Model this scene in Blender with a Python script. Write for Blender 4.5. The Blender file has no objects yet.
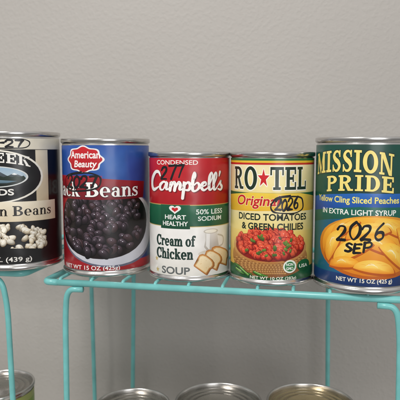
import bpy, bmesh, math, random
from mathutils import Vector, Matrix
random.seed(7)
K=0.01   # 1 blender unit = 10 cm ; all sizes below in mm
scene=bpy.context.scene
scene.view_settings.view_transform='Standard'
scene.view_settings.look='None'
scene.view_settings.exposure=0
COL=scene.collection

# ------------------------------------------------------------ camera
CAMP=Vector((0,-450,103)); PITCH=math.radians(5.29); F=540.0
cd=bpy.data.cameras.new('camera'); cam=bpy.data.objects.new('camera',cd); COL.objects.link(cam)
cam.location=CAMP*K; cam.rotation_euler=(math.radians(90)-PITCH,0,0)
cd.sensor_width=36; cd.lens=36*F/400; cd.clip_start=0.05; cd.clip_end=200
cd.dof.use_dof=True; cd.dof.focus_distance=4.05; cd.dof.aperture_fstop=1.5
scene.camera=cam
def ray(px,py):
    x=(px-200)/F; y=(200-py)/F
    return Vector((x, math.cos(PITCH)+y*math.sin(PITCH), -math.sin(PITCH)+y*math.cos(PITCH)))

# ------------------------------------------------------------ materials
def lin(c):
    def f(v):
        v=max(0,min(255,v))/255.0
        return v/12.92 if v<=0.04045 else ((v+0.055)/1.055)**2.4
    return (f(c[0]),f(c[1]),f(c[2]),1.0)
def newmat(name):
    m=bpy.data.materials.new(name); m.use_nodes=True
    nt=m.node_tree; b=nt.nodes['Principled BSDF']; return m,nt,b
def mat_print(name,rough=0.38):
    m,nt,b=newmat(name)
    a=nt.nodes.new('ShaderNodeVertexColor'); a.layer_name='Col'
    tc=nt.nodes.new('ShaderNodeTexCoord')
    n=nt.nodes.new('ShaderNodeTexNoise'); n.inputs['Scale'].default_value=9; n.inputs['Detail'].default_value=6
    nt.links.new(tc.outputs['Object'],n.inputs['Vector'])
    mr=nt.nodes.new('ShaderNodeMapRange'); mr.inputs['To Min'].default_value=0.78; mr.inputs['To Max'].default_value=1.02
    nt.links.new(n.outputs['Fac'],mr.inputs['Value'])
    mx=nt.nodes.new('ShaderNodeVectorMath'); mx.operation='SCALE'
    nt.links.new(a.outputs['Color'],mx.inputs[0]); nt.links.new(mr.outputs['Result'],mx.inputs['Scale'])
    nt.links.new(mx.outputs['Vector'],b.inputs['Base Color'])
    r2=nt.nodes.new('ShaderNodeMapRange'); r2.inputs['To Min'].default_value=rough-0.1; r2.inputs['To Max'].default_value=rough+0.12
    nt.links.new(n.outputs['Fac'],r2.inputs['Value']); nt.links.new(r2.outputs['Result'],b.inputs['Roughness'])
    n2=nt.nodes.new('ShaderNodeTexNoise'); n2.inputs['Scale'].default_value=3.0; n2.inputs['Detail'].default_value=2
    nt.links.new(tc.outputs['Object'],n2.inputs['Vector'])
    bp=nt.nodes.new('ShaderNodeBump'); bp.inputs['Strength'].default_value=0.28; bp.inputs['Distance'].default_value=0.06
    nt.links.new(n2.outputs['Fac'],bp.inputs['Height']); nt.links.new(bp.outputs['Normal'],b.inputs['Normal'])
    b.inputs['Specular IOR Level'].default_value=0.5
    b.inputs['Coat Weight'].default_value=0.3; b.inputs['Coat Roughness'].default_value=0.18
    nt.links.new(bp.outputs['Normal'],b.inputs['Coat Normal'])
    return m
M_PRINT=mat_print('printed_paper')
def mat_metal(name,c,rough):
    m,nt,b=newmat(name)
    b.inputs['Metallic'].default_value=1; b.inputs['Base Color'].default_value=lin(c)
    tc=nt.nodes.new('ShaderNodeTexCoord'); n=nt.nodes.new('ShaderNodeTexNoise'); n.inputs['Scale'].default_value=14; n.inputs['Detail'].default_value=5
    nt.links.new(tc.outputs['Object'],n.inputs['Vector'])
    mr=nt.nodes.new('ShaderNodeMapRange'); mr.inputs['To Min'].default_value=rough*0.6; mr.inputs['To Max'].default_value=rough*1.5
    nt.links.new(n.outputs['Fac'],mr.inputs['Value']); nt.links.new(mr.outputs['Result'],b.inputs['Roughness'])
    return m
M_STEEL=mat_metal('tin_plate',(205,203,200),0.22)
M_LID=mat_metal('lid_tin_plate',(165,161,154),0.26)
M_GOLD=mat_metal('lacquered_lid',(186,170,136),0.26)
def mat_paint(name,c,rough):
    m,nt,b=newmat(name)
    tc=nt.nodes.new('ShaderNodeTexCoord'); n=nt.nodes.new('ShaderNodeTexNoise'); n.inputs['Scale'].default_value=6; n.inputs['Detail'].default_value=5
    nt.links.new(tc.outputs['Object'],n.inputs['Vector'])
    cr=nt.nodes.new('ShaderNodeValToRGB'); e=cr.color_ramp.elements
    e[0].color=tuple(v*0.8 for v in lin(c)[:3])+(1,); e[1].color=lin(c); e[0].position=0.3; e[1].position=0.65
    nt.links.new(n.outputs['Fac'],cr.inputs['Fac']); nt.links.new(cr.outputs['Color'],b.inputs['Base Color'])
    b.inputs['Roughness'].default_value=rough
    return m
M_TEAL=mat_paint('turquoise_enamel',(118,192,190),0.3)
M_BOARD=mat_paint('white_board',(210,207,202),0.5)
def mat_wall():
    m,nt,b=newmat('orange_peel_wall_paint')
    tc=nt.nodes.new('ShaderNodeTexCoord')
    n=nt.nodes.new('ShaderNodeTexNoise'); n.inputs['Scale'].default_value=24; n.inputs['Detail'].default_value=2; n.inputs['Roughness'].default_value=0.45
    n3=nt.nodes.new('ShaderNodeTexNoise'); n3.inputs['Scale'].default_value=60; n3.inputs['Detail'].default_value=3
    n2=nt.nodes.new('ShaderNodeTexNoise'); n2.inputs['Scale'].default_value=0.25; n2.inputs['Detail'].default_value=2
    for q in (n,n2,n3): nt.links.new(tc.outputs['Object'],q.inputs['Vector'])
    cr=nt.nodes.new('ShaderNodeValToRGB'); e=cr.color_ramp.elements
    e[0].color=lin((174,170,165)); e[1].color=lin((183,179,174)); e[0].position=0.35; e[1].position=0.65
    nt.links.new(n2.outputs['Fac'],cr.inputs['Fac']); nt.links.new(cr.outputs['Color'],b.inputs['Base Color'])
    rp=nt.nodes.new('ShaderNodeMapRange'); rp.interpolation_type='SMOOTHSTEP'; rp.inputs['From Min'].default_value=.4; rp.inputs['From Max'].default_value=.68
    nt.links.new(n.outputs['Fac'],rp.inputs['Value'])
    ad=nt.nodes.new('ShaderNodeMath'); ad.operation='MULTIPLY_ADD'; ad.inputs[1].default_value=0.3
    nt.links.new(n3.outputs['Fac'],ad.inputs[0]); nt.links.new(rp.outputs['Result'],ad.inputs[2])
    bp=nt.nodes.new('ShaderNodeBump'); bp.inputs['Strength'].default_value=0.5; bp.inputs['Distance'].default_value=0.0036
    nt.links.new(ad.outputs['Value'],bp.inputs['Height']); nt.links.new(bp.outputs['Normal'],b.inputs['Normal'])
    b.inputs['Roughness'].default_value=0.6; b.inputs['Specular IOR Level'].default_value=0.3
    return m
M_WALL=mat_wall()

# ------------------------------------------------------------ mesh helpers
def obj_from(name,verts,faces,mat,smooth=True,parent=None):
    me=bpy.data.meshes.new(name); me.from_pydata([tuple(Vector(v)*K) for v in verts],[],faces); me.update()
    me.materials.append(mat)
    if smooth:
        me.polygons.foreach_set('use_smooth',[True]*len(me.polygons))
    o=bpy.data.objects.new(name,me); COL.objects.link(o)
    if parent: o.parent=parent
    return o
def lathe(name,prof,mat,parent,n=128,cap_start=False,cap_end=False):
    vs=[];fs=[]
    for r,z in prof:
        for i in range(n):
            a=2*math.pi*i/n; vs.append((r*math.cos(a),r*math.sin(a),z))
    for j in range(len(prof)-1):
        for i in range(n):
            k=(i+1)%n; fs.append((j*n+i,j*n+k,(j+1)*n+k,(j+1)*n+i))
    if cap_start: fs.append(tuple(reversed(range(n))))
    if cap_end: fs.append(tuple(range((len(prof)-1)*n,len(prof)*n)))
    return obj_from(name,vs,fs,mat,True,parent)
def tube(name,pts,r,mat,parent,n=14,bend=0.0):
    P=[Vector(p) for p in pts]
    if bend>0:
        Q=[P[0]]
        for i in range(1,len(P)-1):
            a=(P[i-1]-P[i]); b=(P[i+1]-P[i]); la=min(bend,a.length*.45); lb=min(bend,b.length*.45)
            A=P[i]+a.normalized()*la; B=P[i]+b.normalized()*lb
            for t in range(9):
                t/=8; Q.append(A*(1-t)**2+P[i]*2*t*(1-t)+B*t*t)
        Q.append(P[-1]); P=Q
    vs=[];fs=[]
    t0=(P[1]-P[0]).normalized(); up=Vector((0,0,1)) if abs(t0.z)<.9 else Vector((1,0,0))
    nrm=t0.cross(up).normalized()
    for i,p in enumerate(P):
        t=(P[min(i+1,len(P)-1)]-P[max(i-1,0)]).normalized()
        nrm=(nrm-t*nrm.dot(t)).normalized(); bn=t.cross(nrm)
        for k in range(n):
            a=2*math.pi*k/n; vs.append(p+(nrm*math.cos(a)+bn*math.sin(a))*r)
    for i in range(len(P)-1):
        for k in range(n):
            k2=(k+1)%n; fs.append((i*n+k,i*n+k2,(i+1)*n+k2,(i+1)*n+k))
    fs.append(tuple(reversed(range(n)))); fs.append(tuple(range((len(P)-1)*n,len(P)*n)))
    return obj_from(name,vs,fs,mat,True,parent)

# ------------------------------------------------------------ text source
_tc={}
def text_tris(s,off):
    key=(s,off)
    if key in _tc: return _tc[key]
    cu=bpy.data.curves.new('tmp','FONT'); cu.body=s; cu.size=1; cu.offset=off; cu.resolution_u=5; cu.dimensions='2D'; cu.fill_mode='FRONT'
    o=bpy.data.objects.new('tmp',cu); COL.objects.link(o)
    dg=bpy.context.evaluated_depsgraph_get(); dg.update()
    me=bpy.data.meshes.new_from_object(o.evaluated_get(dg))
    vs=[(v.co.x,v.co.y) for v in me.vertices]; fs=[tuple(p.vertices) for p in me.polygons]
    bpy.data.objects.remove(o); bpy.data.curves.remove(cu); bpy.data.meshes.remove(me)
    _tc[key]=(vs,fs); return _tc[key]

def rect(x0,y0,x1,y1): return [(x0,y0),(x1,y0),(x1,y1),(x0,y1)]
def disc(cx,cy,r,n=12): return [(cx+r*math.cos(2*math.pi*i/n),cy+r*math.sin(2*math.pi*i/n)) for i in range(n)]
def ring(cx,cy,ro,so,ri,si,a0,a1,n=28):
    out=[]
    for i in range(n):
        a=math.radians(a0+(a1-a0)*i/n); b=math.radians(a0+(a1-a0)*(i+1)/n)
        out.append([(cx+ri*math.cos(a),cy+si*math.sin(a)),(cx+ro*math.cos(a),cy+so*math.sin(a)),(cx+ro*math.cos(b),cy+so*math.sin(b)),(cx+ri*math.cos(b),cy+si*math.sin(b))])
    return out
def star(cx,cy,r,k=.4,n=5):
    return [(cx+(r if i%2==0 else r*k)*math.cos(math.pi/2+i*math.pi/n),cy+(r if i%2==0 else r*k)*math.sin(math.pi/2+i*math.pi/n)) for i in range(2*n)]
def catmull(P,sub=6):
    out=[]
    for i in range(len(P)-1):
        p0=P[max(i-1,0)];p1=P[i];p2=P[i+1];p3=P[min(i+2,len(P)-1)]
        for j in range(sub):
            t=j/sub
            out.append(tuple(0.5*((2*p1[k])+(-p0[k]+p2[k])*t+(2*p0[k]-5*p1[k]+4*p2[k]-p3[k])*t*t+(-p0[k]+3*p1[k]-3*p2[k]+p3[k])*t**3) for k in range(len(p1))))
    out.append(tuple(P[-1])); return out
def stroke_quads(P,w,smooth=True):
    if not isinstance(w,(list,tuple)): w=[w]*len(P)
    Q=[(p[0],p[1],ww) for p,ww in zip(P,w)]
    if smooth and len(Q)>2: Q=catmull(Q)
    L=[]
    for i,q in enumerate(Q):
        a=Q[max(i-1,0)]; b=Q[min(i+1,len(Q)-1)]
        dx=b[0]-a[0];dy=b[1]-a[1];l=math.hypot(dx,dy) or 1
        nx,ny=-dy/l,dx/l; L.append(((q[0]+nx*q[2]/2,q[1]+ny*q[2]/2),(q[0]-nx*q[2]/2,q[1]-ny*q[2]/2)))
    out=[[L[i][0],L[i][1],L[i+1][1],L[i+1][0]] for i in range(len(L)-1)]
    for q in (Q[0],Q[-1]):
        out.append([(q[0]+q[2]/2*math.cos(a*math.pi/5),q[1]+q[2]/2*math.sin(a*math.pi/5)) for a in range(10)])
    return out
# ---- slab serif letters
def glyph(c):
    S=rect(.1,0,.34,1)
    if c=='I': return [rect(.13,0,.37,1),rect(0,0,.5,.11),rect(0,.89,.5,1)],.5
    if c in 'RP':
        g=[S,rect(0,0,.45,.12),rect(0,.88,.46,1),rect(.34,.46,.46,.59)]+ring(.45,.73,.4,.27,.16,.14,-90,90)
        if c=='R': g+=[[(.4,.5),(.62,.5),(.92,0),(.66,0)],rect(.66,0,1.0,.12)]
        return g,(1.0 if c=='R' else .86)
    if c=='B': return [S,rect(0,0,.45,.1),rect(0,.9,.45,1),rect(.34,.48,.46,.57)]+ring(.44,.75,.36,.25,.15,.15,-90,90)+ring(.44,.27,.42,.27,.19,.17,-90,90),.9
    if c=='O': return ring(.5,.5,.5,.52,.23,.37,0,360,40),1.0
    if c=='D': return [S,rect(0,0,.42,.12),rect(0,.88,.42,1)]+ring(.42,.5,.5,.5,.24,.38,-90,90),.92
    if c=='E': return [S,rect(0,.87,.8,1),rect(.34,.44,.6,.56),rect(0,0,.82,.13),rect(.69,.68,.8,.87),rect(.71,.13,.82,.34),rect(.54,.34,.64,.66)],.83
    if c=='L': return [S,rect(0,.88,.46,1),rect(0,0,.8,.13),rect(.69,.13,.8,.38)],.82
    if c=='T': return [rect(.33,0,.57,1),rect(0,.87,.9,1),rect(0,.64,.11,.87),rect(.79,.64,.9,.87),rect(.2,0,.7,.12)],.9
    if c=='M': return [rect(.1,0,.22,1),rect(.86,0,1.1,1),[(.06,1),(.34,1),(.66,.25),(.57,0)],[(.57,0),(.66,.25),(.9,1),(1.0,1),(.62,0)],rect(0,0,.34,.1),rect(0,.9,.3,1),rect(.74,0,1.22,.1),rect(.9,.9,1.22,1)],1.22
    if c=='N': return [rect(.1,0,.22,1),rect(.78,0,.9,1),[(.06,1),(.34,1),(.9,0),(.68,0)],rect(0,0,.36,.1),rect(0,.9,.3,1),rect(.64,.9,1.04,1)],1.04
    if c=='S': return stroke_quads([(.62,.76),(.5,.93),(.28,.92),(.15,.75),(.27,.58),(.5,.44),(.6,.25),(.46,.07),(.24,.07),(.08,.26)],[.09,.1,.13,.2,.23,.24,.2,.13,.1,.09])+[rect(.58,.68,.67,1),rect(.04,0,.13,.34)],.74
    if c=='C': return ring(.5,.5,.5,.52,.24,.42,45,318,34)+[rect(.76,.62,.86,1)],.9
    if c=='K': return [S,rect(0,0,.44,.12),rect(0,.88,.44,1),[(.3,.42),(.42,.62),(.82,.95),(.7,1)],[(.4,.56),(.58,.62),(.96,0),(.68,0)],rect(.6,.88,.95,1),rect(.62,0,1.02,.12)],1.0
    if c=='G': return ring(.5,.5,.5,.52,.24,.42,45,330,34)+[rect(.66,.05,.9,.42),rect(.55,.36,.98,.44),rect(.76,.62,.86,1)],1.0
    def st(x,h): return [rect(x,0,x+.17,h),rect(x-.07,0,x+.24,.055),rect(x-.07,h-.055,x+.05,h)]
    if c=='a': return ring(.27,.2,.24,.21,.08,.15,0,360,20)+ring(.29,.45,.24,.24,.08,.18,0,150,14)+[rect(.36,0,.53,.46),rect(.5,0,.62,.055),disc(.14,.53,.08)],.62
    if c=='c': return ring(.32,.34,.32,.36,.13,.3,42,318,24)+[disc(.5,.56,.09)],.6
    if c=='e': return ring(.32,.34,.32,.36,.13,.3,0,312,26)+[rect(.12,.31,.63,.37)],.65
    if c=='o': return ring(.33,.34,.33,.36,.14,.3,0,360,26),.68
    if c=='n': return st(.07,.68)+ring(.38,.42,.24,.28,.08,.2,0,165,14)+[rect(.45,0,.62,.43),rect(.38,0,.69,.055)],.7
    if c=='h': return st(.07,1.02)+ring(.38,.42,.24,.28,.08,.2,0,165,14)+[rect(.45,0,.62,.43),rect(.38,0,.69,.055)],.7
    if c=='m': return st(.07,.68)+ring(.38,.42,.24,.28,.08,.2,0,165,14)+[rect(.45,0,.62,.43),rect(.38,0,.69,.055)]+ring(.76,.42,.24,.28,.08,.2,0,165,14)+[rect(.83,0,1.0,.43),rect(.76,0,1.07,.055)],1.08
    if c=='r': return st(.07,.68)+ring(.38,.4,.22,.29,.1,.2,60,165,10)+[disc(.46,.58,.09)],.54
    if c=='i': return st(.07,.68)+[disc(.155,.87,.1)],.33
    if c=='l': return st(.07,1.02),.33
    if c=='t': return [rect(.13,.06,.3,.9),rect(0,.6,.44,.67)]+ring(.33,.14,.2,.16,.04,.1,180,300,8),.47
    if c=='f': return [rect(.1,0,.27,.8),rect(0,.6,.42,.67),rect(.02,0,.36,.055)]+ring(.33,.8,.23,.23,.07,.17,50,180,10)+[disc(.46,.93,.08)],.46
    if c=='k': return st(.07,1.02)+[[(.2,.28),(.3,.4),(.55,.66),(.44,.66)],[(.28,.36),(.42,.42),(.68,0),(.47,0)],rect(.38,.62,.64,.68),rect(.42,0,.72,.055)],.72
    if c=='s': return stroke_quads([(.43,.5),(.34,.63),(.18,.62),(.1,.5),(.2,.4),(.36,.3),(.41,.17),(.32,.06),(.15,.06),(.04,.2)],[.06,.07,.09,.13,.16,.16,.13,.09,.07,.06])+[rect(.4,.47,.46,.68),rect(.01,0,.07,.2)],.52
    return [],.3
def slab_word(w,gap=.1):
    x=0; out=[]
    for c in w:
        if c=='*':
            out.append(star(x+.36,.5,.42)); x+=.72+gap; continue
        g,a=glyph(c)
        out+=[[(p[0]+x,p[1]) for p in poly] for poly in g]; x+=a+gap
    return out,x-gap
SCRIPT=[([(1.62,1.75),(1.35,2.2),(.8,2.15),(.2,1.3),(.2,.4),(.7,-.02),(1.5,.4)],[.16,.26,.3,.46,.46,.3,.12]),
([(2.55,.8),(2.15,1.02),(1.7,.6),(1.75,.1),(2.15,.08),(2.55,.95),(2.52,.2),(2.85,.15)],[.2,.18,.3,.24,.12,.26,.28,.12]),
([(2.85,.15),(3.05,1.0),(2.98,0)],[.12,.28,.28]),([(3.0,.1),(3.32,.98),(3.52,.7),(3.48,0)],[.12,.22,.28,.28]),([(3.5,.1),(3.85,.98),(4.05,.7),(4.02,.15),(4.3,.15)],[.12,.22,.28,.24,.1]),
([(4.3,.15),(4.45,1.05),(4.38,-.95)],[.1,.28,.26]),([(4.42,.5),(4.8,1.0),(5.08,.6),(4.92,.08),(4.48,.1)],[.12,.2,.3,.22,.12]),
([(5.1,.5),(5.5,1.7),(5.38,2.2),(5.28,1.5),(5.32,.1),(5.7,0),(6.0,.5),(5.75,.95),(5.4,.6)],[.1,.14,.16,.28,.26,.16,.28,.16,.1]),
([(6.15,.4),(6.65,.65),(6.6,.98),(6.3,.85),(6.22,.35),(6.5,.02),(6.95,.35)],[.1,.14,.18,.26,.28,.2,.1]),
([(6.95,.35),(7.35,1.6),(7.22,2.15),(7.02,1.6),(7.05,.3),(7.25,.05),(7.5,.35)],[.1,.14,.16,.28,.28,.18,.1]),
([(7.5,.35),(7.9,1.6),(7.77,2.15),(7.57,1.6),(7.6,.3),(7.8,.05),(8.05,.35)],[.1,.14,.16,.28,.28,.18,.1]),
([(8.35,2.2),(8.25,1.7)],[.24,.12]),([(8.05,.35),(8.55,1.1),(8.5,.75),(8.78,.35),(8.6,.0),(8.2,.12)],[.1,.18,.24,.28,.2,.14])]
HAND={'2':([[(0,.75),(.15,.98),(.45,.95),(.5,.65),(.25,.3),(0,.02),(.25,.05),(.6,.02)]],.75),
'0':([[(.3,1),(.05,.7),(.05,.25),(.3,0),(.55,.3),(.55,.75),(.28,1)]],.72),
'7':([[(0,.95),(.3,.97),(.58,.98)],[(.58,.98),(.4,.5),(.25,0)]],.66),
'6':([[(.45,1),(.15,.65),(.05,.25),(.25,0),(.5,.12),(.48,.42),(.2,.45),(.07,.25)]],.66),
'-':([[(0,.5),(.4,.55)]],.5),
'S':([[(.5,.9),(.25,1),(.05,.8),(.25,.55),(.48,.3),(.3,.02),(0,.1)]],.65),
'E':([[(.05,1),(.03,.5),(.02,0)],[(.05,.98),(.5,1)],[(.04,.52),(.4,.55)],[(.02,.02),(.5,.05)]],.65),
'P':([[(.08,1),(.05,0)],[(.05,.95),(.4,1),(.55,.75),(.4,.5),(.08,.45)]],.65)}

# ------------------------------------------------------------ label art
class Art:
    STEP=1.5; DZ=0.0012
    def __init__(s,X,Y,r,left=None,z0=0):
        s.X=X;s.Y=Y;s.r=r; s.face=math.atan2(CAMP.y-Y,CAMP.x-X)
        s.layers={}; s.cur=None; s.reg=[]; s.left=left; s.z0=z0
    def group(s,name):
        s.layers.setdefault(name,[]); s.cur=s.layers[name]
    def level(s,polys,extra=0.0):
        x0=min(p[0] for q in polys for p in q);x1=max(p[0] for q in polys for p in q)
        y0=min(p[1] for q in polys for p in q);y1=max(p[1] for q in polys for p in q)
        z=0.02
        for a in s.reg:
            if a[4]>z and a[0]<x1 and a[1]>x0 and a[2]<y1 and a[3]>y0: z=a[4]
        z+=s.DZ
        s.reg.append((x0,x1,y0,y1,z+extra)); return z
    def pt(s,px,py):
        if s.left and px<s.left[0]:
            a=s.pt(s.left[0],py); return (a[0]-(s.left[0]-px)*s.left[1],a[1])
        d=ray(px,py); ox,oy=CAMP.x-s.X,CAMP.y-s.Y
        a=d.x*d.x+d.y*d.y;b=2*(ox*d.x+oy*d.y);c=ox*ox+oy*oy-s.r**2
        disc_=b*b-4*a*c
        if disc_<0: disc_=0
        t=(-b-math.sqrt(disc_))/(2*a)
        x,y,z=ox+d.x*t,oy+d.y*t,CAMP.z+d.z*t
        an=math.atan2(y,x)-s.face
        an=(an+math.pi)%(2*math.pi)-math.pi
        return an*s.r, z-s.z0
    def add(s,polys,col,shade=None):
        n=len(polys)
        z=s.level(polys,.0036 if n>1 else 0)
        for i,p in enumerate(polys): s.cur.append((p,z+(i%7)*.0006*(n>1),col,shade))
    def tris(s,vs,fs,col):
        z=s.level([vs])
        for f in fs: s.cur.append(([vs[i] for i in f],z,col,None))
    def box(s,x0,y0,x1,y1):
        ym=(y0+y1)/2; xm=(x0+x1)/2
        s0=s.pt(x0,ym)[0]; s1=s.pt(x1,ym)[0]
        zc=s.pt(xm,ym)[1]; h=abs(s.pt(xm,y0)[1]-s.pt(xm,y1)[1])
        return s0,zc-h/2,s1,zc+h/2
    def text(s,t,px,col,bold=0.0,outline=None,ow=.05,warp=None,shear=0):
        b=s.box(*px); vs,fs=text_tris(t,bold)
        x0=min(v[0] for v in vs);x1=max(v[0] for v in vs);y0=min(v[1] for v in vs);y1=max(v[1] for v in vs)
        sx=(b[2]-b[0])/(x1-x0); sy=(b[3]-b[1])/(y1-y0)
        def T(v):
            x=(v[0]-x0)*sx;y=(v[1]-y0)*sy; u=x/(b[2]-b[0])
            return (b[0]+x+shear*y, b[1]+y+(warp(u) if warp else 0))
        if outline:
            ov,of=text_tris(t,bold+ow); s.tris([T(v) for v in ov],of,outline)
        s.tris([T(v) for v in vs],fs,col)
    def slab(s,t,px,col,outline=None,warp=None,gap=.1,grow=.04,starcol=None,shear=0):
        b=s.box(*px); polys,w=slab_word(t,gap)
        sx=(b[2]-b[0])/w; sy=b[3]-b[1]
        def T(p):
            u=p[0]/w; return (b[0]+p[0]*sx+shear*p[1]*sy,b[1]+p[1]*sy+(warp(u) if warp else 0))
        if outline:
            for dx,dy in ((grow,-grow),(-grow,grow),(grow,grow),(-grow,-grow),(grow*1.3,0),(0,grow*1.3),(-grow*1.3,0),(0,-grow*1.3)):
                s.add([[T((p[0]+dx,p[1]+dy)) for p in q] for q in polys],outline)
        st=[q for q in polys if len(q)==10 and starcol]
        s.add([[T(p) for p in q] for q in polys if q not in st],col)
        if st: s.add([[T(p) for p in q] for q in st],starcol)
    def strokes(s,L,px,bbox,col,wscale=1,shear=0,rot=0):
        b=s.box(*px); sx=(b[2]-b[0])/(bbox[2]-bbox[0]); sy=(b[3]-b[1])/(bbox[3]-bbox[1])
        for P,w in L:
            Q=[(b[0]+(p[0]-bbox[0])*sx+shear*(p[1]-bbox[1])*sy, b[1]+(p[1]-bbox[1])*sy+rot*(p[0]-bbox[0])*sx) for p in P]
            ww=[v*sx*wscale for v in w] if isinstance(w,list) else w*sx*wscale
            s.add(stroke_quads(Q,ww),col)
    def hand(s,t,px,w=.9,col=(12,11,16),rot=0.0,slant=.1):
        x=0;L=[]
        for c in t:
            g,a=HAND[c]
            j=random.uniform(-.09,.09); k=random.uniform(.88,1.1)
            for P in g: L.append([(p[0]*k+x+random.uniform(-.02,.02),p[1]*k+j+random.uniform(-.02,.02)) for p in P])
            x+=a
        b=s.box(*px); sx=(b[2]-b[0])/x; sy=b[3]-b[1]
        for P in L:
            Q=[(b[0]+p[0]*sx+slant*p[1]*sy,b[1]+p[1]*sy+rot*p[0]*sx) for p in P]
            s.add(stroke_quads(Q,[w*random.uniform(.65,1.2) for _ in Q]),col)
    def loop(s,px,w,col=(12,11,16)):
        b=s.box(*px); h=b[3]-b[1]; l=b[2]-b[0]
        r=lambda q:random.uniform(-q,q)
        P=[(b[0]+l*.55,b[3]+h*.1)]
        for k in range(1,13):
            a=math.pi/2+2*math.pi*k/11.4
            q=abs(math.cos(a))**.7*math.copysign(1,math.cos(a)); t=abs(math.sin(a))**.7*math.copysign(1,math.sin(a))
            P.append(((b[0]+b[2])/2+q*l/2*(1+r(.05)),(b[1]+b[3])/2+t*h/2*(1+r(.1))+.04*q*h))
        s.add(stroke_quads(P,[w*random.uniform(.6,1.2) for _ in P]),col)
    def ell(s,px,col,shade=None,n=36,a0=0,a1=360):
        b=s.box(*px); cx=(b[0]+b[2])/2;cy=(b[1]+b[3])/2;rx=(b[2]-b[0])/2;ry=(b[3]-b[1])/2
        P=[(cx+rx*math.cos(math.radians(a0+(a1-a0)*i/n)),cy+ry*math.sin(math.radians(a0+(a1-a0)*i/n))) for i in range(n+(0 if a1-a0==360 else 1))]
        s.add([P],col,shade)
    def rectp(s,px,col,shade=None):
        b=s.box(*px); s.add([rect(*b)],col,shade)
    def poly(s,pts,col,shade=None):
        s.add([[s.pt(*p) for p in pts]],col,shade)
    def beans(s,px,n,size,pal,dark,hi,asp=.65,hisz=.3,core=None,sq=1.0,steps=0):
        b=s.box(*px); cx=(b[0]+b[2])/2;cy=(b[1]+b[3])/2;rx=(b[2]-b[0])/2;ry=(b[3]-b[1])/2
        for i in range(n):
            v=1-2*(i+.5)/n; hw=math.sqrt(max(0,1-v*v)); u=random.uniform(-1,1)*hw
            x=cx+u*rx; y=cy+v*ry; a=random.uniform(0,math.pi); L=size*random.uniform(.8,1.15)
            def E(sc,dx=0,dy=0,k=asp,m=16):
                out=[]
                for j in range(m):
                    t=2*math.pi*j/m; ct=math.copysign(abs(math.cos(t))**sq,math.cos(t)); s_=math.copysign(abs(math.sin(t))**sq,math.sin(t))
                    ex=L*sc*ct; ey=L*sc*k*s_+ .16*L*sc*(math.cos(t)**2)*(sq==1.0)
                    out.append((x+dx+ex*math.cos(a)-ey*math.sin(a),y+dy+ex*math.sin(a)+ey*math.cos(a)))
                return out
            c=random.choice(pal); q=random.uniform(.85,1.1); c=tuple(min(255,v2*q) for v2 in c)
            lo=tuple(v2*.6 for v2 in c)
            s.add([E(1.1,0.12,-.2)],dark); s.add([E(1)],c,lo)
            if core:
                for f in range(1,steps+1):
                    g=f/steps; s.add([E(1-.16*f,-L*.05*f,L*.09*f)],mix(c,core,g*.9),mix(lo,c,g))
            if hisz>0: s.add([E(hisz*random.uniform(.5,1.2),-L*.18,L*.3,.45,10)],hi)
    def build(s,parent,H,zlo,zhi,basefn):
        R=s.r
        half=math.floor(math.pi*R/s.STEP)
        cols=[i*s.STEP for i in range(-half,half+1)]
        NR=180
        rows=[zlo+(zhi-zlo)*j/NR for j in range(NR+1)]
        vs=[];fs=[];cc=[]
        for z in rows:
            for c in cols:
                a=s.face+c/R; vs.append((R*math.cos(a),R*math.sin(a),z)); cc.append(lin(basefn(c,z)))
        m=len(cols)
        for j in range(NR):
            for i in range(m):
                k=(i+1)%m
                fs.append((j*m+i,j*m+k,(j+1)*m+k,(j+1)*m+i))
        o=obj_from('paper_label',vs,fs,M_PRINT,True,parent)
        ca=o.data.color_attributes.new('Col','FLOAT_COLOR','POINT')
        ca.data.foreach_set('color',[v for c in cc for v in c])
        for name,items in s.layers.items():
            if not items: continue
            bm=bmesh.new(); cl=bm.loops.layers.float_color.new('Col')
            for P,z,col,shade in items:
                ys=[p[1] for p in P]; y0,y1=min(ys),max(ys)
                if len(P)<3: continue
                v=[bm.verts.new((p[0],min(max(p[1],zlo+.1),zhi-.1),z)) for p in P]
                try: f=bm.faces.new(v)
                except Exception: continue
                c1=lin(col); c2=lin(shade) if shade else c1
                for l in f.loops:
                    t=(l.vert.co.y-y0)/(y1-y0+1e-9); l[cl]=tuple(c2[q]*(1-t)+c1[q]*t for q in range(4))
            big=[f for f in bm.faces if len(f.verts)>4]
            if big: bmesh.ops.triangulate(bm,faces=big)
            xs=[v.co.x for v in bm.verts]; k0=math.floor(min(xs)/s.STEP); k1=math.ceil(max(xs)/s.STEP)
            for k in range(k0,k1+1):
                x=k*s.STEP
                fs2=[f for f in bm.faces if min(v.co.x for v in f.verts)<x<max(v.co.x for v in f.verts)]
                if not fs2: continue
                g=set(fs2)
                for f in fs2:
                    g.update(f.edges); g.update(f.verts)
                bmesh.ops.bisect_plane(bm,geom=list(g),dist=1e-5,plane_co=(x,0,0),plane_no=(1,0,0))
            bm.normal_update()
            for f in list(bm.faces):
                if f.normal.z<0: f.normal_flip()
            for v in bm.verts:
                c,y,z=v.co
                k=math.floor(c/s.STEP+1e-6); t=c/s.STEP-k
                a0=s.face+k*s.STEP/R; a1=a0+s.STEP/R; rr=R+z
                v.co=Vector(((math.cos(a0)*(1-t)+math.cos(a1)*t)*rr,(math.sin(a0)*(1-t)+math.sin(a1)*t)*rr,y))*K
            me=bpy.data.meshes.new(name); bm.to_mesh(me); bm.free(); me.materials.append(M_PRINT)
            me.polygons.foreach_set('use_smooth',[True]*len(me.polygons))
            nn=[Vector((v.co.x,v.co.y,0)).normalized() for v in me.vertices]
            me.normals_split_custom_set_from_vertices(nn)
            oo=bpy.data.objects.new(name,me); COL.objects.link(oo); oo.parent=parent

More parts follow.
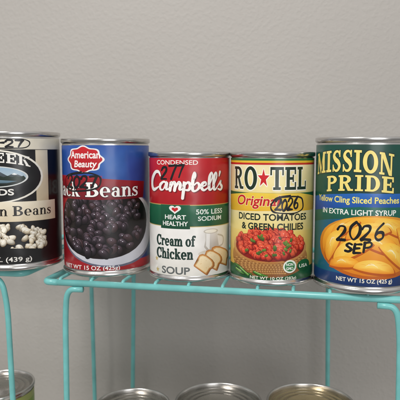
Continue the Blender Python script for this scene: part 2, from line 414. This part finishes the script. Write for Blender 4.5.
def make_can(name,X,D,r,H,lab,lid=M_LID,z0=0.0,cat='can'):
    Y=D-450
    e=bpy.data.objects.new(name,None); COL.objects.link(e); e.empty_display_size=.2
    e.location=Vector((X,Y,z0))*K
    e['label']=lab; e['category']=cat
    rb=r-1.1
    body=[(r-5,3.5),(r-3.2,3.2),(r-2.6,.4),(r-1.9,0),(r-.4,0),(r,.5),(r,2.9),(r-.5,3.4),(rb-.2,4.0),(rb,5.2)]
    body+=[(rb,H-5.6),(rb-.3,H-4.2)]
    lathe('can_body',body,M_STEEL,e,cap_start=True)
    lathe('rim',[(rb-.3,H-4.3),(r-.4,H-3.5),(r,H-3.0),(r,H-.7),(r-.35,H-.15),(r-1.1,H),(r-1.8,H-.3),(r-2.1,H-1),(r-2.3,H-4.6)],M_STEEL,e)
    R0=r-2.2
    lathe('lid',[(R0,H-4.5),(R0-1.6,H-4.9),(R0-2.4,H-4.2),(R0-3.6,H-4.2),(R0-4.2,H-4.8),(R0-7,H-4.8),(R0-7.6,H-4.2),(R0-8.6,H-4.2),(R0-9.2,H-4.8),(R0-12,H-4.9),(R0-12.6,H-4.4),(R0-13.6,H-4.4),(R0-14.2,H-5.0),(.5,H-5.0)],lid,e,cap_end=True)
    return e,Y

def mix(a,b,t):
    t=max(0,min(1,t)); return tuple(a[i]*(1-t)+b[i]*t for i in range(3))
HT=112.5; HS=101.6; RT=37.8; RS=34.0; RAISE=5.5

# ============ CAN 1 : great northern beans
e,Y=make_can('food_can',-159,467,RT,HT,'black and cream labelled can of white northern beans on shelf',z0=RAISE)
A=Art(-159,Y,RT-.8,left=(-14,1.15),z0=RAISE)
A.group('printed_picture')
z_c=A.pt(30,149)[1]
A.rectp((36,150,48,201),(226,216,192),(206,190,160))
A.ell((-46,149.5,43,204),(238,234,222)); A.ell((-44.5,151,41,202.5),(14,15,18))
# mountain lake oval
b=A.box(-30,167,27,187); cx=(b[0]+b[2])/2;cy=(b[1]+b[3])/2;rx=(b[2]-b[0])/2;ry=(b[3]-b[1])/2
def inoval(P): 
    out=[]
    for x,y in P:
        q=math.hypot(x,y); k=min(1,.98/q) if q>0 else 1
        out.append((cx+x*k*rx,cy+y*k*ry))
    return out
arc=lambda a0,a1,n=14:[(math.cos(math.radians(a0+(a1-a0)*i/n)),math.sin(math.radians(a0+(a1-a0)*i/n))) for i in range(n+1)]
A.add([[(cx+x*rx*1.04,cy+y*ry*1.08) for x,y in arc(0,354,40)]],(214,218,216))
A.add([inoval(arc(0,354,40))],(150,180,204),(196,206,208))
A.add([inoval([(-.9,-.1),(-.6,.35),(-.45,.2),(-.15,.75),(.05,.35),(.2,.5),(.42,.1),(.62,.4),(.95,-.1)])],(92,104,116),(52,62,66))
A.add([inoval([(-.27,.55),(-.15,.75),(-.06,.55),(-.12,.42),(-.18,.52)])],(240,242,244)); A.add([inoval([(.54,.26),(.62,.4),(.72,.24),(.63,.2)])],(236,240,242))
A.add([inoval([(-.98,-.1)]+[(-.9+.12*i,-.02+(.14 if i%2 else 0)) for i in range(16)]+[(.98,-.15)]+arc(-9,-171))],(26,44,34),(16,26,26))
A.add([inoval([(-.6,-.4),(.1,-.3),(.7,-.42),(.4,-.62),(-.3,-.66)])],(110,140,158),(70,96,112))
A.rectp((-50,202,55,222),(236,226,204),(222,206,176))
A.beans((-46,226,50,255),190,3.0,[(226,214,190),(214,198,168),(236,228,210)],(130,108,78),(252,250,242),hisz=.3,core=(250,244,230),steps=2)
A.ell((-56,248,52,264),(16,15,16))
A.group('printed_lettering')
A.slab('CREEK',(-25,155,30,165),(242,240,234),warp=lambda u:2.0-11*(u-.42)**2,gap=.14)
A.text('FOODS',(-24,189,14,195.5),(240,238,232),bold=.025)
A.slab('Great Northern Beans',(-76,206,51,216),(30,26,24),gap=.06)
A.text('NET WT 15.5 OZ. (439 g)',(-50,257,32,263),(235,232,225),bold=.012)
A.group('marker_writing')
A.hand('7-27',(-10,139.5,24,146.5),w=1.7)
A.loop((-14,138.8,29,148.6),1.1)
def base1(s,z):
    if z>z_c: return (230,224,206)
    return (20,19,21)
A.build(e,HT,5.3,HT-5.7,base1)

# ============ CAN 2 : black beans
X2=-81.2
e,Y=make_can('food_can',X2,468,RT,HT,'blue and red labelled can of black beans on wire shelf')
A=Art(X2,Y,RT-.8,left=(68,1.35))
zr=A.pt(106,176)[1]; zbt=A.pt(106,262)[1]
A.group('printed_picture')
A.ell((62,192,151,268),(150,152,168),(96,96,116)); A.ell((63,192,149.5,266),(244,244,246),(200,200,210)); A.ell((60,188,146.5,259.5),(16,11,13),(26,16,18))
A.beans((63,194,144,254),135,4.5,[(38,26,34),(50,34,40),(30,22,30),(56,32,34)],(3,2,4),(232,230,240),hisz=.13,core=(104,88,100),steps=3)
A.poly([(60,179),(100,178.5),(144,181),(143,197),(100,200),(58,198)],(150,22,34),(112,14,28))
b=A.box(69,147,102,172); cx=(b[0]+b[2])/2; cy=(b[1]+b[3])/2
def badge(k):
    return [(cx+(b[2]-b[0])/2*k*math.cos(t)*(1+.07*math.cos(8*t)),cy+(b[3]-b[1])/2*k*math.sin(t)*(1+.07*math.cos(8*t))) for t in [2*math.pi*i/64 for i in range(64)]]
A.add([badge(1.06)],(240,238,238)); A.add([badge(.96)],(206,28,40),(170,16,30))
A.group('printed_lettering')
A.text('American',(71,151,100,158.5),(250,248,246),bold=.02)
A.text('Beauty',(74,160.5,96,169.5),(250,248,246),bold=.02,shear=.15)
A.slab('Black Beans',(47,182.5,138,197),(252,250,246),outline=(40,8,20),gap=.04,grow=.03)
A.text('NET WT 15 OZ (425g)',(66,266,120,271.5),(240,236,232),bold=.014)
A.group('marker_writing')
A.hand('2027',(68,175.5,97,187.5),w=2.0,rot=-.03)
A.loop((65,173.5,101,191),1.3)
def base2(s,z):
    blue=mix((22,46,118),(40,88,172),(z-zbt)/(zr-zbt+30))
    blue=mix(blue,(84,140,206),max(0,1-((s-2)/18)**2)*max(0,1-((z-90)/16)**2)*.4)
    if z<zbt: return mix((150,20,30),(180,28,38),(z-5)/14)
    if z<zr and s<-4: return mix((140,18,28),(172,28,38),(z-5)/70)
    return blue
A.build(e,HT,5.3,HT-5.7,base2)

# ============ CAN 3 : condensed soup
X3=-8.7
e,Y=make_can('food_can',X3,448,RS,HS,'red, green and white condensed soup can on wire shelf')
A=Art(X3,Y,RS-.8,left=(156,1.35))
zg1=A.pt(189,205.5)[1]; zg0=A.pt(189,226.5)[1]
A.group('printed_picture')
A.rectp((161,205,190,229),(20,92,62),(12,70,46))
hp=[]
b=A.box(169,205.5,181,214.5); cx=(b[0]+b[2])/2; cy=(b[1]+b[3])/2
for i in range(40):
    t=2*math.pi*i/40; hp.append((cx+.031*(b[2]-b[0])*16*math.sin(t)**3,cy+.5+.033*(b[3]-b[1])*(13*math.cos(t)-5*math.cos(2*t)-2*math.cos(3*t)-math.cos(4*t))))
A.add([hp],(240,240,236))
A.add([[(cx+(x-cx)*.55,cy+(y-cy)*.55+.1) for x,y in hp]],(200,30,40))
A.ell((198,249,226,257),(214,206,190),(226,220,208))
A.poly([(204.5,231),(217,231),(218,240),(219,247),(216,252),(208,252),(204,247),(205.5,240)],(236,234,228),(176,168,156))
A.poly([(206.5,232.5),(210,232.5),(209.5,250),(206,246)],(252,252,250),(240,238,232))
A.ell((203.5,228.6,218,233.6),(208,202,190)); A.ell((205,229.4,216.5,232.8),(252,248,234))
A.strokes([([(0,0),(1,.15),(1.1,.75),(.1,1)],.2)],(217.5,234,222.5,246),(0,0,1,1),(200,194,182))
def slice_(x0,y0,x1,y1,rot):
    b=A.box(x0,y0,x1,y1); cx=(b[0]+b[2])/2;cy=(b[1]+b[3])/2;w=(b[2]-b[0])/2;h=(b[3]-b[1])/2
    def sh(k):
        P=[(-.78,-1),(.78,-1),(.86,-.9),(.84,-.1),(1,.2),(1.02,.55),(.8,.86),(.4,1),(-.4,1),(-.8,.86),(-1.02,.55),(-1,.2),(-.84,-.1),(-.86,-.9)]
        return [(cx+(p[0]*w*math.cos(rot)-p[1]*h*math.sin(rot))*k,cy+(p[0]*w*math.sin(rot)+p[1]*h*math.cos(rot))*k) for p in P]
    A.add([[(x+.9,y-.5) for x,y in sh(1)]],(150,92,40)); A.add([sh(1)],(196,128,62),(166,100,44)); A.add([sh(.9)],(222,172,108),(206,150,86)); A.add([sh(.8)],(248,230,190),(236,208,158))
    for _ in range(16):
        u=random.uniform(-.6,.6);q=random.uniform(-.7,.7)
        A.add([disc(cx+(u*w*math.cos(rot)-q*h*math.sin(rot)),cy+(u*w*math.sin(rot)+q*h*math.cos(rot)),random.uniform(.15,.35),7)],(230,196,142))
slice_(210,248,228,264,-.35); slice_(203,251.5,221,268,-.5); slice_(195,256,213,272,-.65)
for (sx_,sy_) in ((157,258),(158,269)): 
    b=A.box(sx_-3,sy_-3,sx_+3,sy_+3); A.add([star((b[0]+b[2])/2,(b[1]+b[3])/2,2.4)],(200,176,110))
A.group('printed_lettering')
A.text('CONDENSED',(157,160.2,198,164.8),(244,236,230),bold=.012)
A.strokes(SCRIPT,(150.5,172.6,222,198.8),(0,-.9,8.8,2.25),(120,8,20),1.4,shear=.08)
A.strokes(SCRIPT,(149.8,172,221.4,198),(0,-.9,8.8,2.25),(250,248,244),1.15,shear=.08)
A.text('HEART',(165,215,186,219.5),(246,246,242),bold=.02)
A.text('HEALTHY',(163,221.5,188,226),(246,246,242),bold=.02)
A.text('50% LESS',(196,209,222,214),(240,246,240),bold=.014)
A.text('SODIUM',(198,216,221,220.5),(240,246,240),bold=.014)
A.slab('Cream of',(157,236,195,246),(26,54,46),gap=.06,outline=(26,54,46),grow=.03)
A.slab('Chicken',(157,249,193,259),(26,54,46),gap=.06,outline=(26,54,46),grow=.03)
A.text('SOUP',(162,267,190,274.5),(100,104,104),bold=.025)
A.group('marker_writing')
A.hand('277',(161,166,184,179),w=1.8,rot=.05)
def base3(s,z):
    if z>zg1+.6: return mix((172,16,28),(198,26,38),(z-zg1)/40)
    if z>zg1: return (214,186,110)
    if z>zg0: return mix((14,82,56),(26,106,72),(z-zg0)/18)
    if z>zg0-.7: return (214,186,110)
    return mix((226,222,214),(242,240,236),(z-5)/25)
A.build(e,HS,4.6,HS-4.8,base3)

# ============ CAN 4 : diced tomatoes
X4=58.1
e,Y=make_can('food_can',X4,435,RS,HS,'yellow, red and green labelled can of diced tomatoes on shelf')
A=Art(X4,Y,RS-.8)
zt=A.pt(272,165)[1]; zm=A.pt(272,193)[1]; zm2=A.pt(272,211)[1]; zlow=A.pt(272,232)[1]; zbb=A.pt(272,269)[1]
A.group('printed_picture')
A.ell((233,240,307,278),(206,150,84),(128,76,34))
for j in range(9):
    half=36.5-.34*j*j
    for k in range(34):
        y=256+j*2.1
        x=270-half+k*(2*half/34)
        h=(j+k)%2
        A.ell((x,y,x+2.3,y+1.9),(222,172,104) if h else (176,122,66),(150,98,48) if h else (120,76,36),n=8)
A.ell((234,233,306,264),(232,190,120),(180,120,58)); A.ell((236,234.5,304,262),(140,22,16))
A.beans((237,231,302,258),170,2.8,[(204,40,26),(222,62,38),(188,30,22),(228,84,52)],(112,12,10),(252,196,170),asp=.8,hisz=.14,sq=.55,core=(240,104,72),steps=2)
A.beans((242,236,298,256),26,1.5,[(96,134,50),(124,156,64)],(60,80,24),(210,226,160),asp=.6,hisz=0,sq=.5)
# green chilies and leaves round the basket
def chili(x0,y0,x1,y1,bow,w):
    a=A.pt(x0,y0); c=A.pt(x1,y1); m=((a[0]+c[0])/2,(a[1]+c[1])/2+bow)
    A.add(stroke_quads([a,m,c],[w*.8,w,w*.15]),(24,64,22)); A.add(stroke_quads([(a[0],a[1]+.2),(m[0],m[1]+.3),c],[w*.5,w*.6,w*.08]),(74,132,44)); A.add(stroke_quads([(a[0]+.3,a[1]+.5),(m[0],m[1]+.7)],[w*.14,w*.16]),(190,222,140))
chili(236,268,252,274,-1.2,3.6); chili(248,275,234,262,1.0,3.2); chili(254,272,268,276,-.8,2.8)
A.ell((297,259,309,271),(34,104,56),(20,80,40)); A.text('USA',(299,263.5,307,267),(240,244,230),bold=.02)
A.ell((283,260,296,273),(236,240,230)); A.ell((284.5,261.5,294.5,271.5),(40,120,64)); A.text('NON',(286,263,293,266),(250,250,246),bold=.02); A.text('GMO',(286,267,293,270),(250,250,246),bold=.02)
A.poly([(230,194),(250,192.5),(300,193),(314,196),(313,209),(272,211),(231,209)],(240,206,70),(232,180,46))
A.group('printed_lettering')
A.slab('RO*TEL',(235,167,306,190),(18,46,30),outline=(250,246,228),gap=.09,grow=.04,starcol=(206,28,34))
A.text('Original',(237,195.5,278,209),(200,26,32),bold=.022,outline=(252,240,190),ow=.025,shear=.2)
A.text('DICED TOMATOES',(239,214,306,221),(24,40,28),bold=.026)
A.text('& GREEN CHILIES',(242,223.5,303,230.5),(24,40,28),bold=.026)
A.text('NET WT 10 OZ (283g)',(250,277,296,281),(244,240,224),bold=.014)
A.group('marker_writing')
A.hand('2026',(275,199.5,298,210.5),w=1.8,rot=.04)
A.loop((271.5,197,303,213.5),1.3)
def base4(s,z):
    if z>zt:
        q=(z-zt)/(HS-4.8-zt); return (30,104,58) if q>.6 else ((236,196,52) if q>.3 else (196,28,34))
    if z>zm: return mix((240,222,150),(246,236,196),(z-zm)/25)
    if z>zm2: return (32,100,56)
    if z>zlow: return mix((236,214,130),(244,230,176),(z-zlow)/18)
    if z>zbb: return mix((216,176,80),(238,212,120),(z-zbb)/30) if abs(s)<46 else (30,96,54)
    return mix((22,80,44),(34,110,60),(z-5)/14)
A.build(e,HS,4.6,HS-4.8,base4)

# ============ CAN 5 : peaches
X5=127
e,Y=make_can('food_can',X5,416,RT,HT,'dark green and orange labelled sliced peaches can dated in marker')
A=Art(X5,Y,RT-.8)
zp1=A.pt(360,193)[1]; zp2=A.pt(360,218)[1]; zp3=A.pt(360,275)[1]
A.group('printed_picture')
A.poly([(314,196),(330,194),(360,193.3),(405,193.5),(405,207),(360,207),(330,208),(314,210)],(34,104,186),(20,66,150))
A.poly([(314,210),(330,208),(360,207),(405,207),(405,218),(360,218),(330,219),(314,221)],(24,104,86),(14,76,66))
A.ell((320,216,416,280),(226,150,40),(190,92,16)); A.ell((322.5,217.5,413,276.5),(250,186,56),(226,130,26))
b=A.box(324,218,411,276); cx=(b[0]+b[2])/2; cy=(b[1]+b[3])/2; hw=(b[2]-b[0])/2; hh=(b[3]-b[1])/2
def wedge(ux,uy,L,W,a,c1,c2):
    x=cx+ux*hw;y=cy+uy*hh
    def shp(k,bow,dx=0,dy=0):
        P=[]
        n=24
        for j in range(n+1):
            th=math.pi*j/n; P.append((-math.cos(th)*L*k, math.sin(th)**1.1*W*k))
        for j in range(1,n):
            th=math.pi*j/n; P.append((math.cos(th)*L*k, math.sin(th)**1.6*W*k*bow))
        return [(x+dx+p[0]*math.cos(a)-p[1]*math.sin(a),y+dy+p[0]*math.sin(a)+p[1]*math.cos(a)) for p in P]
    for q in range(3): A.add([shp(1.07-.02*q,-.22,.2,-1.1+.3*q)],mix((186,84,8),c2,.15*q),(184,84,10))
    steps=12
    for q in range(steps):
        f=q/(steps-1)
        A.add([shp(1-.055*q,-.16+.055*q,-.03*q,.11*q)],mix(c1,(255,222,120),f*.7),mix(c2,c1,f))
    A.add([shp(.3,.78,-2.0,W*.3)],(255,240,184),(255,228,140)); A.add([shp(.16,.8,-2.2,W*.52)],(255,252,232))
    # fibre streaks
    for q in range(5):
        t=random.uniform(-.6,.6); p=(t*L,W*(.25+.4*(1-t*t))+random.uniform(-1,1)); l=random.uniform(1.5,3)
        T=lambda p:(x+p[0]*math.cos(a)-p[1]*math.sin(a),y+p[0]*math.sin(a)+p[1]*math.cos(a))
        A.add(stroke_quads([T((p[0]-l,p[1]-.1)),T((p[0],p[1]+.15)),T((p[0]+l,p[1]-.1))],[.1,.28,.1]),mix(c1,(236,140,30),.5))
Y1=(252,198,66);Y2=(236,144,30);Y3=(248,176,46);Y4=(232,134,24);Y5=(255,208,84)
for w_ in ((-.5,.62,13,8,.6,Y3,Y4),(.38,.66,14,8,-.45,Y1,Y2),(-.05,.5,16,9,.2,Y5,Y2),(.68,.15,14,9,-1.1,Y3,Y4),(-.7,.05,13,9,1.1,Y1,Y2),
          (.16,.05,17,10,-.35,Y3,Y4),(-.34,-.16,16,10,.5,Y5,Y3),(.46,-.32,15,10,-.7,Y1,Y2),(-.5,-.6,12,7,.1,Y3,Y4),(.08,-.72,15,8,-.12,Y5,Y2)):
    wedge(w_[0],w_[1]-.12,w_[2],w_[3],w_[4],w_[5],w_[6])
A.group('printed_lettering')
A.slab('MISSION',(318,153,394,175),(248,228,130),outline=(8,34,30),gap=.09,grow=.03,warp=lambda u:3.2*(1-(2*u-1)**2)-1)
A.slab('PRIDE',(327,176.5,394,192.5),(248,228,130),outline=(8,34,30),gap=.12,grow=.03,warp=lambda u:1.6*(1-(2*u-1)**2)-.6)
A.text('Yellow Cling Sliced Peaches',(319,197,399,205.5),(252,236,120),bold=.018)
A.text('IN EXTRA LIGHT SYRUP',(323,210,396,215.5),(246,246,238),bold=.016)
A.text('NET WT 15 OZ (425 g)',(336,279,392,284.5),(246,240,220),bold=.018)
A.group('marker_writing')
A.hand('2026',(337,225,385,241),w=2.0,rot=.04)
A.hand('SEP',(345,244,372,253),w=1.8,rot=.03)
def base5(s,z):
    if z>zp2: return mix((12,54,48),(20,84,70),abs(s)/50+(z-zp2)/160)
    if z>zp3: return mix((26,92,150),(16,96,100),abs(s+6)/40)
    return mix((16,44,96),(24,70,130),(z-5)/16)
A.build(e,HT,5.3,HT-5.7,base5)

# ------------------------------------------------------------ lower cans
ZB=-224.5
def low(X,D,r,H,c1,c2,lid,lab):
    e,Y=make_can('food_can',X,D,r,H,lab,lid,z0=ZB)
    A=Art(X,Y,r-.8)
    A.group('printed_picture')
    h1=H*.3;h2=H*.62
    A.add([rect(-24,h1,24,h2)],c2); A.add([rect(-22,h1+2,22,h2-2)],tuple(v*.9 for v in c1))
    A.build(e,H,5,H-5.4,lambda s,z: c1 if 12<z<H-12 else c2)
low(-194,500,34,104.5,(120,150,50),(150,160,90),M_LID,'green labelled can on the board beneath the wire shelf')
low(-60,461,RS,HS+1,(150,40,40),(230,225,210),M_LID,'short closed food can beneath the wire shelf')
low(16,446,RT,HT+.6,(60,80,120),(210,210,205),M_LID,'tall closed food can with silver ringed lid beneath shelf')
low(95,446,RT,HT,(190,150,70),(120,60,30),M_GOLD,'tall closed food can with golden ringed lid beneath shelf')

# ------------------------------------------------------------ wire shelves
YAW=math.radians(-11.3); YR=410-450
def shelf(name,origin_u,lab,Lm,back_inset_right,dz=0):
    e=bpy.data.objects.new(name,None); COL.objects.link(e); e.empty_display_size=.3
    u=Vector((math.cos(YAW),math.sin(YAW),0)); 
    e.location=(Vector((0,YR,dz))+u*origin_u)*K; e.rotation_euler=(0,0,YAW)
    e['label']=lab; e['category']='shelf rack'; e['group']='turquoise wire shelves end to end'
    DP=186; zf=-4.6
    tube('frame_rail',[(12,0,zf),(0,0,zf),(0,DP,zf),(Lm,DP,zf),(Lm,0,zf),(12,0,zf)],2.7,M_TEAL,e,bend=9)
    n=int((Lm-24)/25)
    for i in range(n+1):
        x=14+(Lm-28)*i/n
        tube('deck_wire',[(x,-.6,-3.2),(x,1.6,-1.45),(x,DP-1,-1.45),(x,DP+1.6,-3.6)],1.4,M_TEAL,e,n=10,bend=2)
    for y in (62,126): tube('support_wire',[(1,y,zf+.4),(Lm-1,y,zf+.4)],1.7,M_TEAL,e,n=10)
    zb=ZB+2.6-dz
    for side in (0,1):
        sg=1 if side==0 else -1; x0=0 if side==0 else Lm
        f0=x0+sg*34; f1=x0+sg*17
        bi=x0+sg*17 if side==0 else x0-back_inset_right
        tube('leg',[(f0,-.5,zf-4.8),(f1+sg*3,-.5,zf-5.2),(f1,2,zf-30),(f1-sg*3,5,zb),(bi-sg*3,DP-8,zb),(bi,DP-6,zf-30),(bi,DP-3,zf-5.2)],2.4,M_TEAL,e,bend=13)
    return e
shelf('wire_shelf',-130.5,'turquoise enamelled wire stacking shelf carrying food cans',296,62)
shelf('wire_shelf',-148.6-290,'turquoise wire stacking shelf end beside the can shelf',290,17,RAISE)

# ------------------------------------------------------------ wall + board
u=Vector((math.cos(YAW),math.sin(YAW),0)); v=Vector((-math.sin(YAW),math.cos(YAW),0))
def sheet(name,c,a,b,sa,sb,mat,th):
    vs=[];n=(a.cross(b)).normalized()
    for k in (0,-th):
        for i,j in ((-1,-1),(1,-1),(1,1),(-1,1)): vs.append(c+a*i*sa+b*j*sb+n*k)
    fs=[(0,1,2,3),(7,6,5,4),(0,4,5,1),(1,5,6,2),(2,6,7,3),(3,7,4,0)]
    return obj_from(name,vs,fs,mat,False)
W0=Vector((0,407-450,0))+v*216
w=sheet('wall',W0+Vector((0,0,150)),u,Vector((0,0,1)),900,700,M_WALL,20)
w['kind']='structure'; w['label']='light grey orange peel textured wall behind the cans'; w['category']='wall'
bd=sheet('pantry_board',Vector((0,407-450,ZB))+v*(216-200),u,v,800,198,M_BOARD,18)
bd['label']='white painted pantry board under the wire shelves'; bd['category']='shelf'; bd['kind']='structure'

# ------------------------------------------------------------ light
wd=bpy.data.worlds.new('World'); scene.world=wd; wd.use_nodes=True; nt=wd.node_tree
bg=nt.nodes['Background']; tc=nt.nodes.new('ShaderNodeTexCoord'); sp=nt.nodes.new('ShaderNodeSeparateXYZ'); cr=nt.nodes.new('ShaderNodeValToRGB')
mr=nt.nodes.new('ShaderNodeMapRange'); mr.inputs['From Min'].default_value=-1
nt.links.new(tc.outputs['Generated'],sp.inputs[0]); nt.links.new(sp.outputs['Z'],mr.inputs['Value']); nt.links.new(mr.outputs['Result'],cr.inputs['Fac']); nt.links.new(cr.outputs['Color'],bg.inputs['Color'])
e_=cr.color_ramp.elements; e_[0].color=(.2,.195,.19,1); e_[0].position=.3; e_[1].color=(.9,.885,.87,1); e_[1].position=.85
m_=cr.color_ramp.elements.new(.52); m_.color=(.38,.375,.37,1)
bg.inputs['Strength'].default_value=.8
def area(loc,tgt,size,power,c):
    l=bpy.data.lights.new('lamp','AREA'); l.shape='DISK'; l.size=size; l.energy=power; l.color=c
    o=bpy.data.objects.new('ceiling_or_fill_lamp',l); COL.objects.link(o); o.location=loc
    o.rotation_euler=(Vector(tgt)-Vector(loc)).to_track_quat('-Z','Y').to_euler()
area((-4.5,-7.0,7.5),(-.4,0,.3),3.0,790,(1,.97,.935))
area((3,-11,2),(0,0,-1),6.0,330,(.98,.985,1))  # added fill light behind camera, not a ceiling lamp; brightens below the shelf
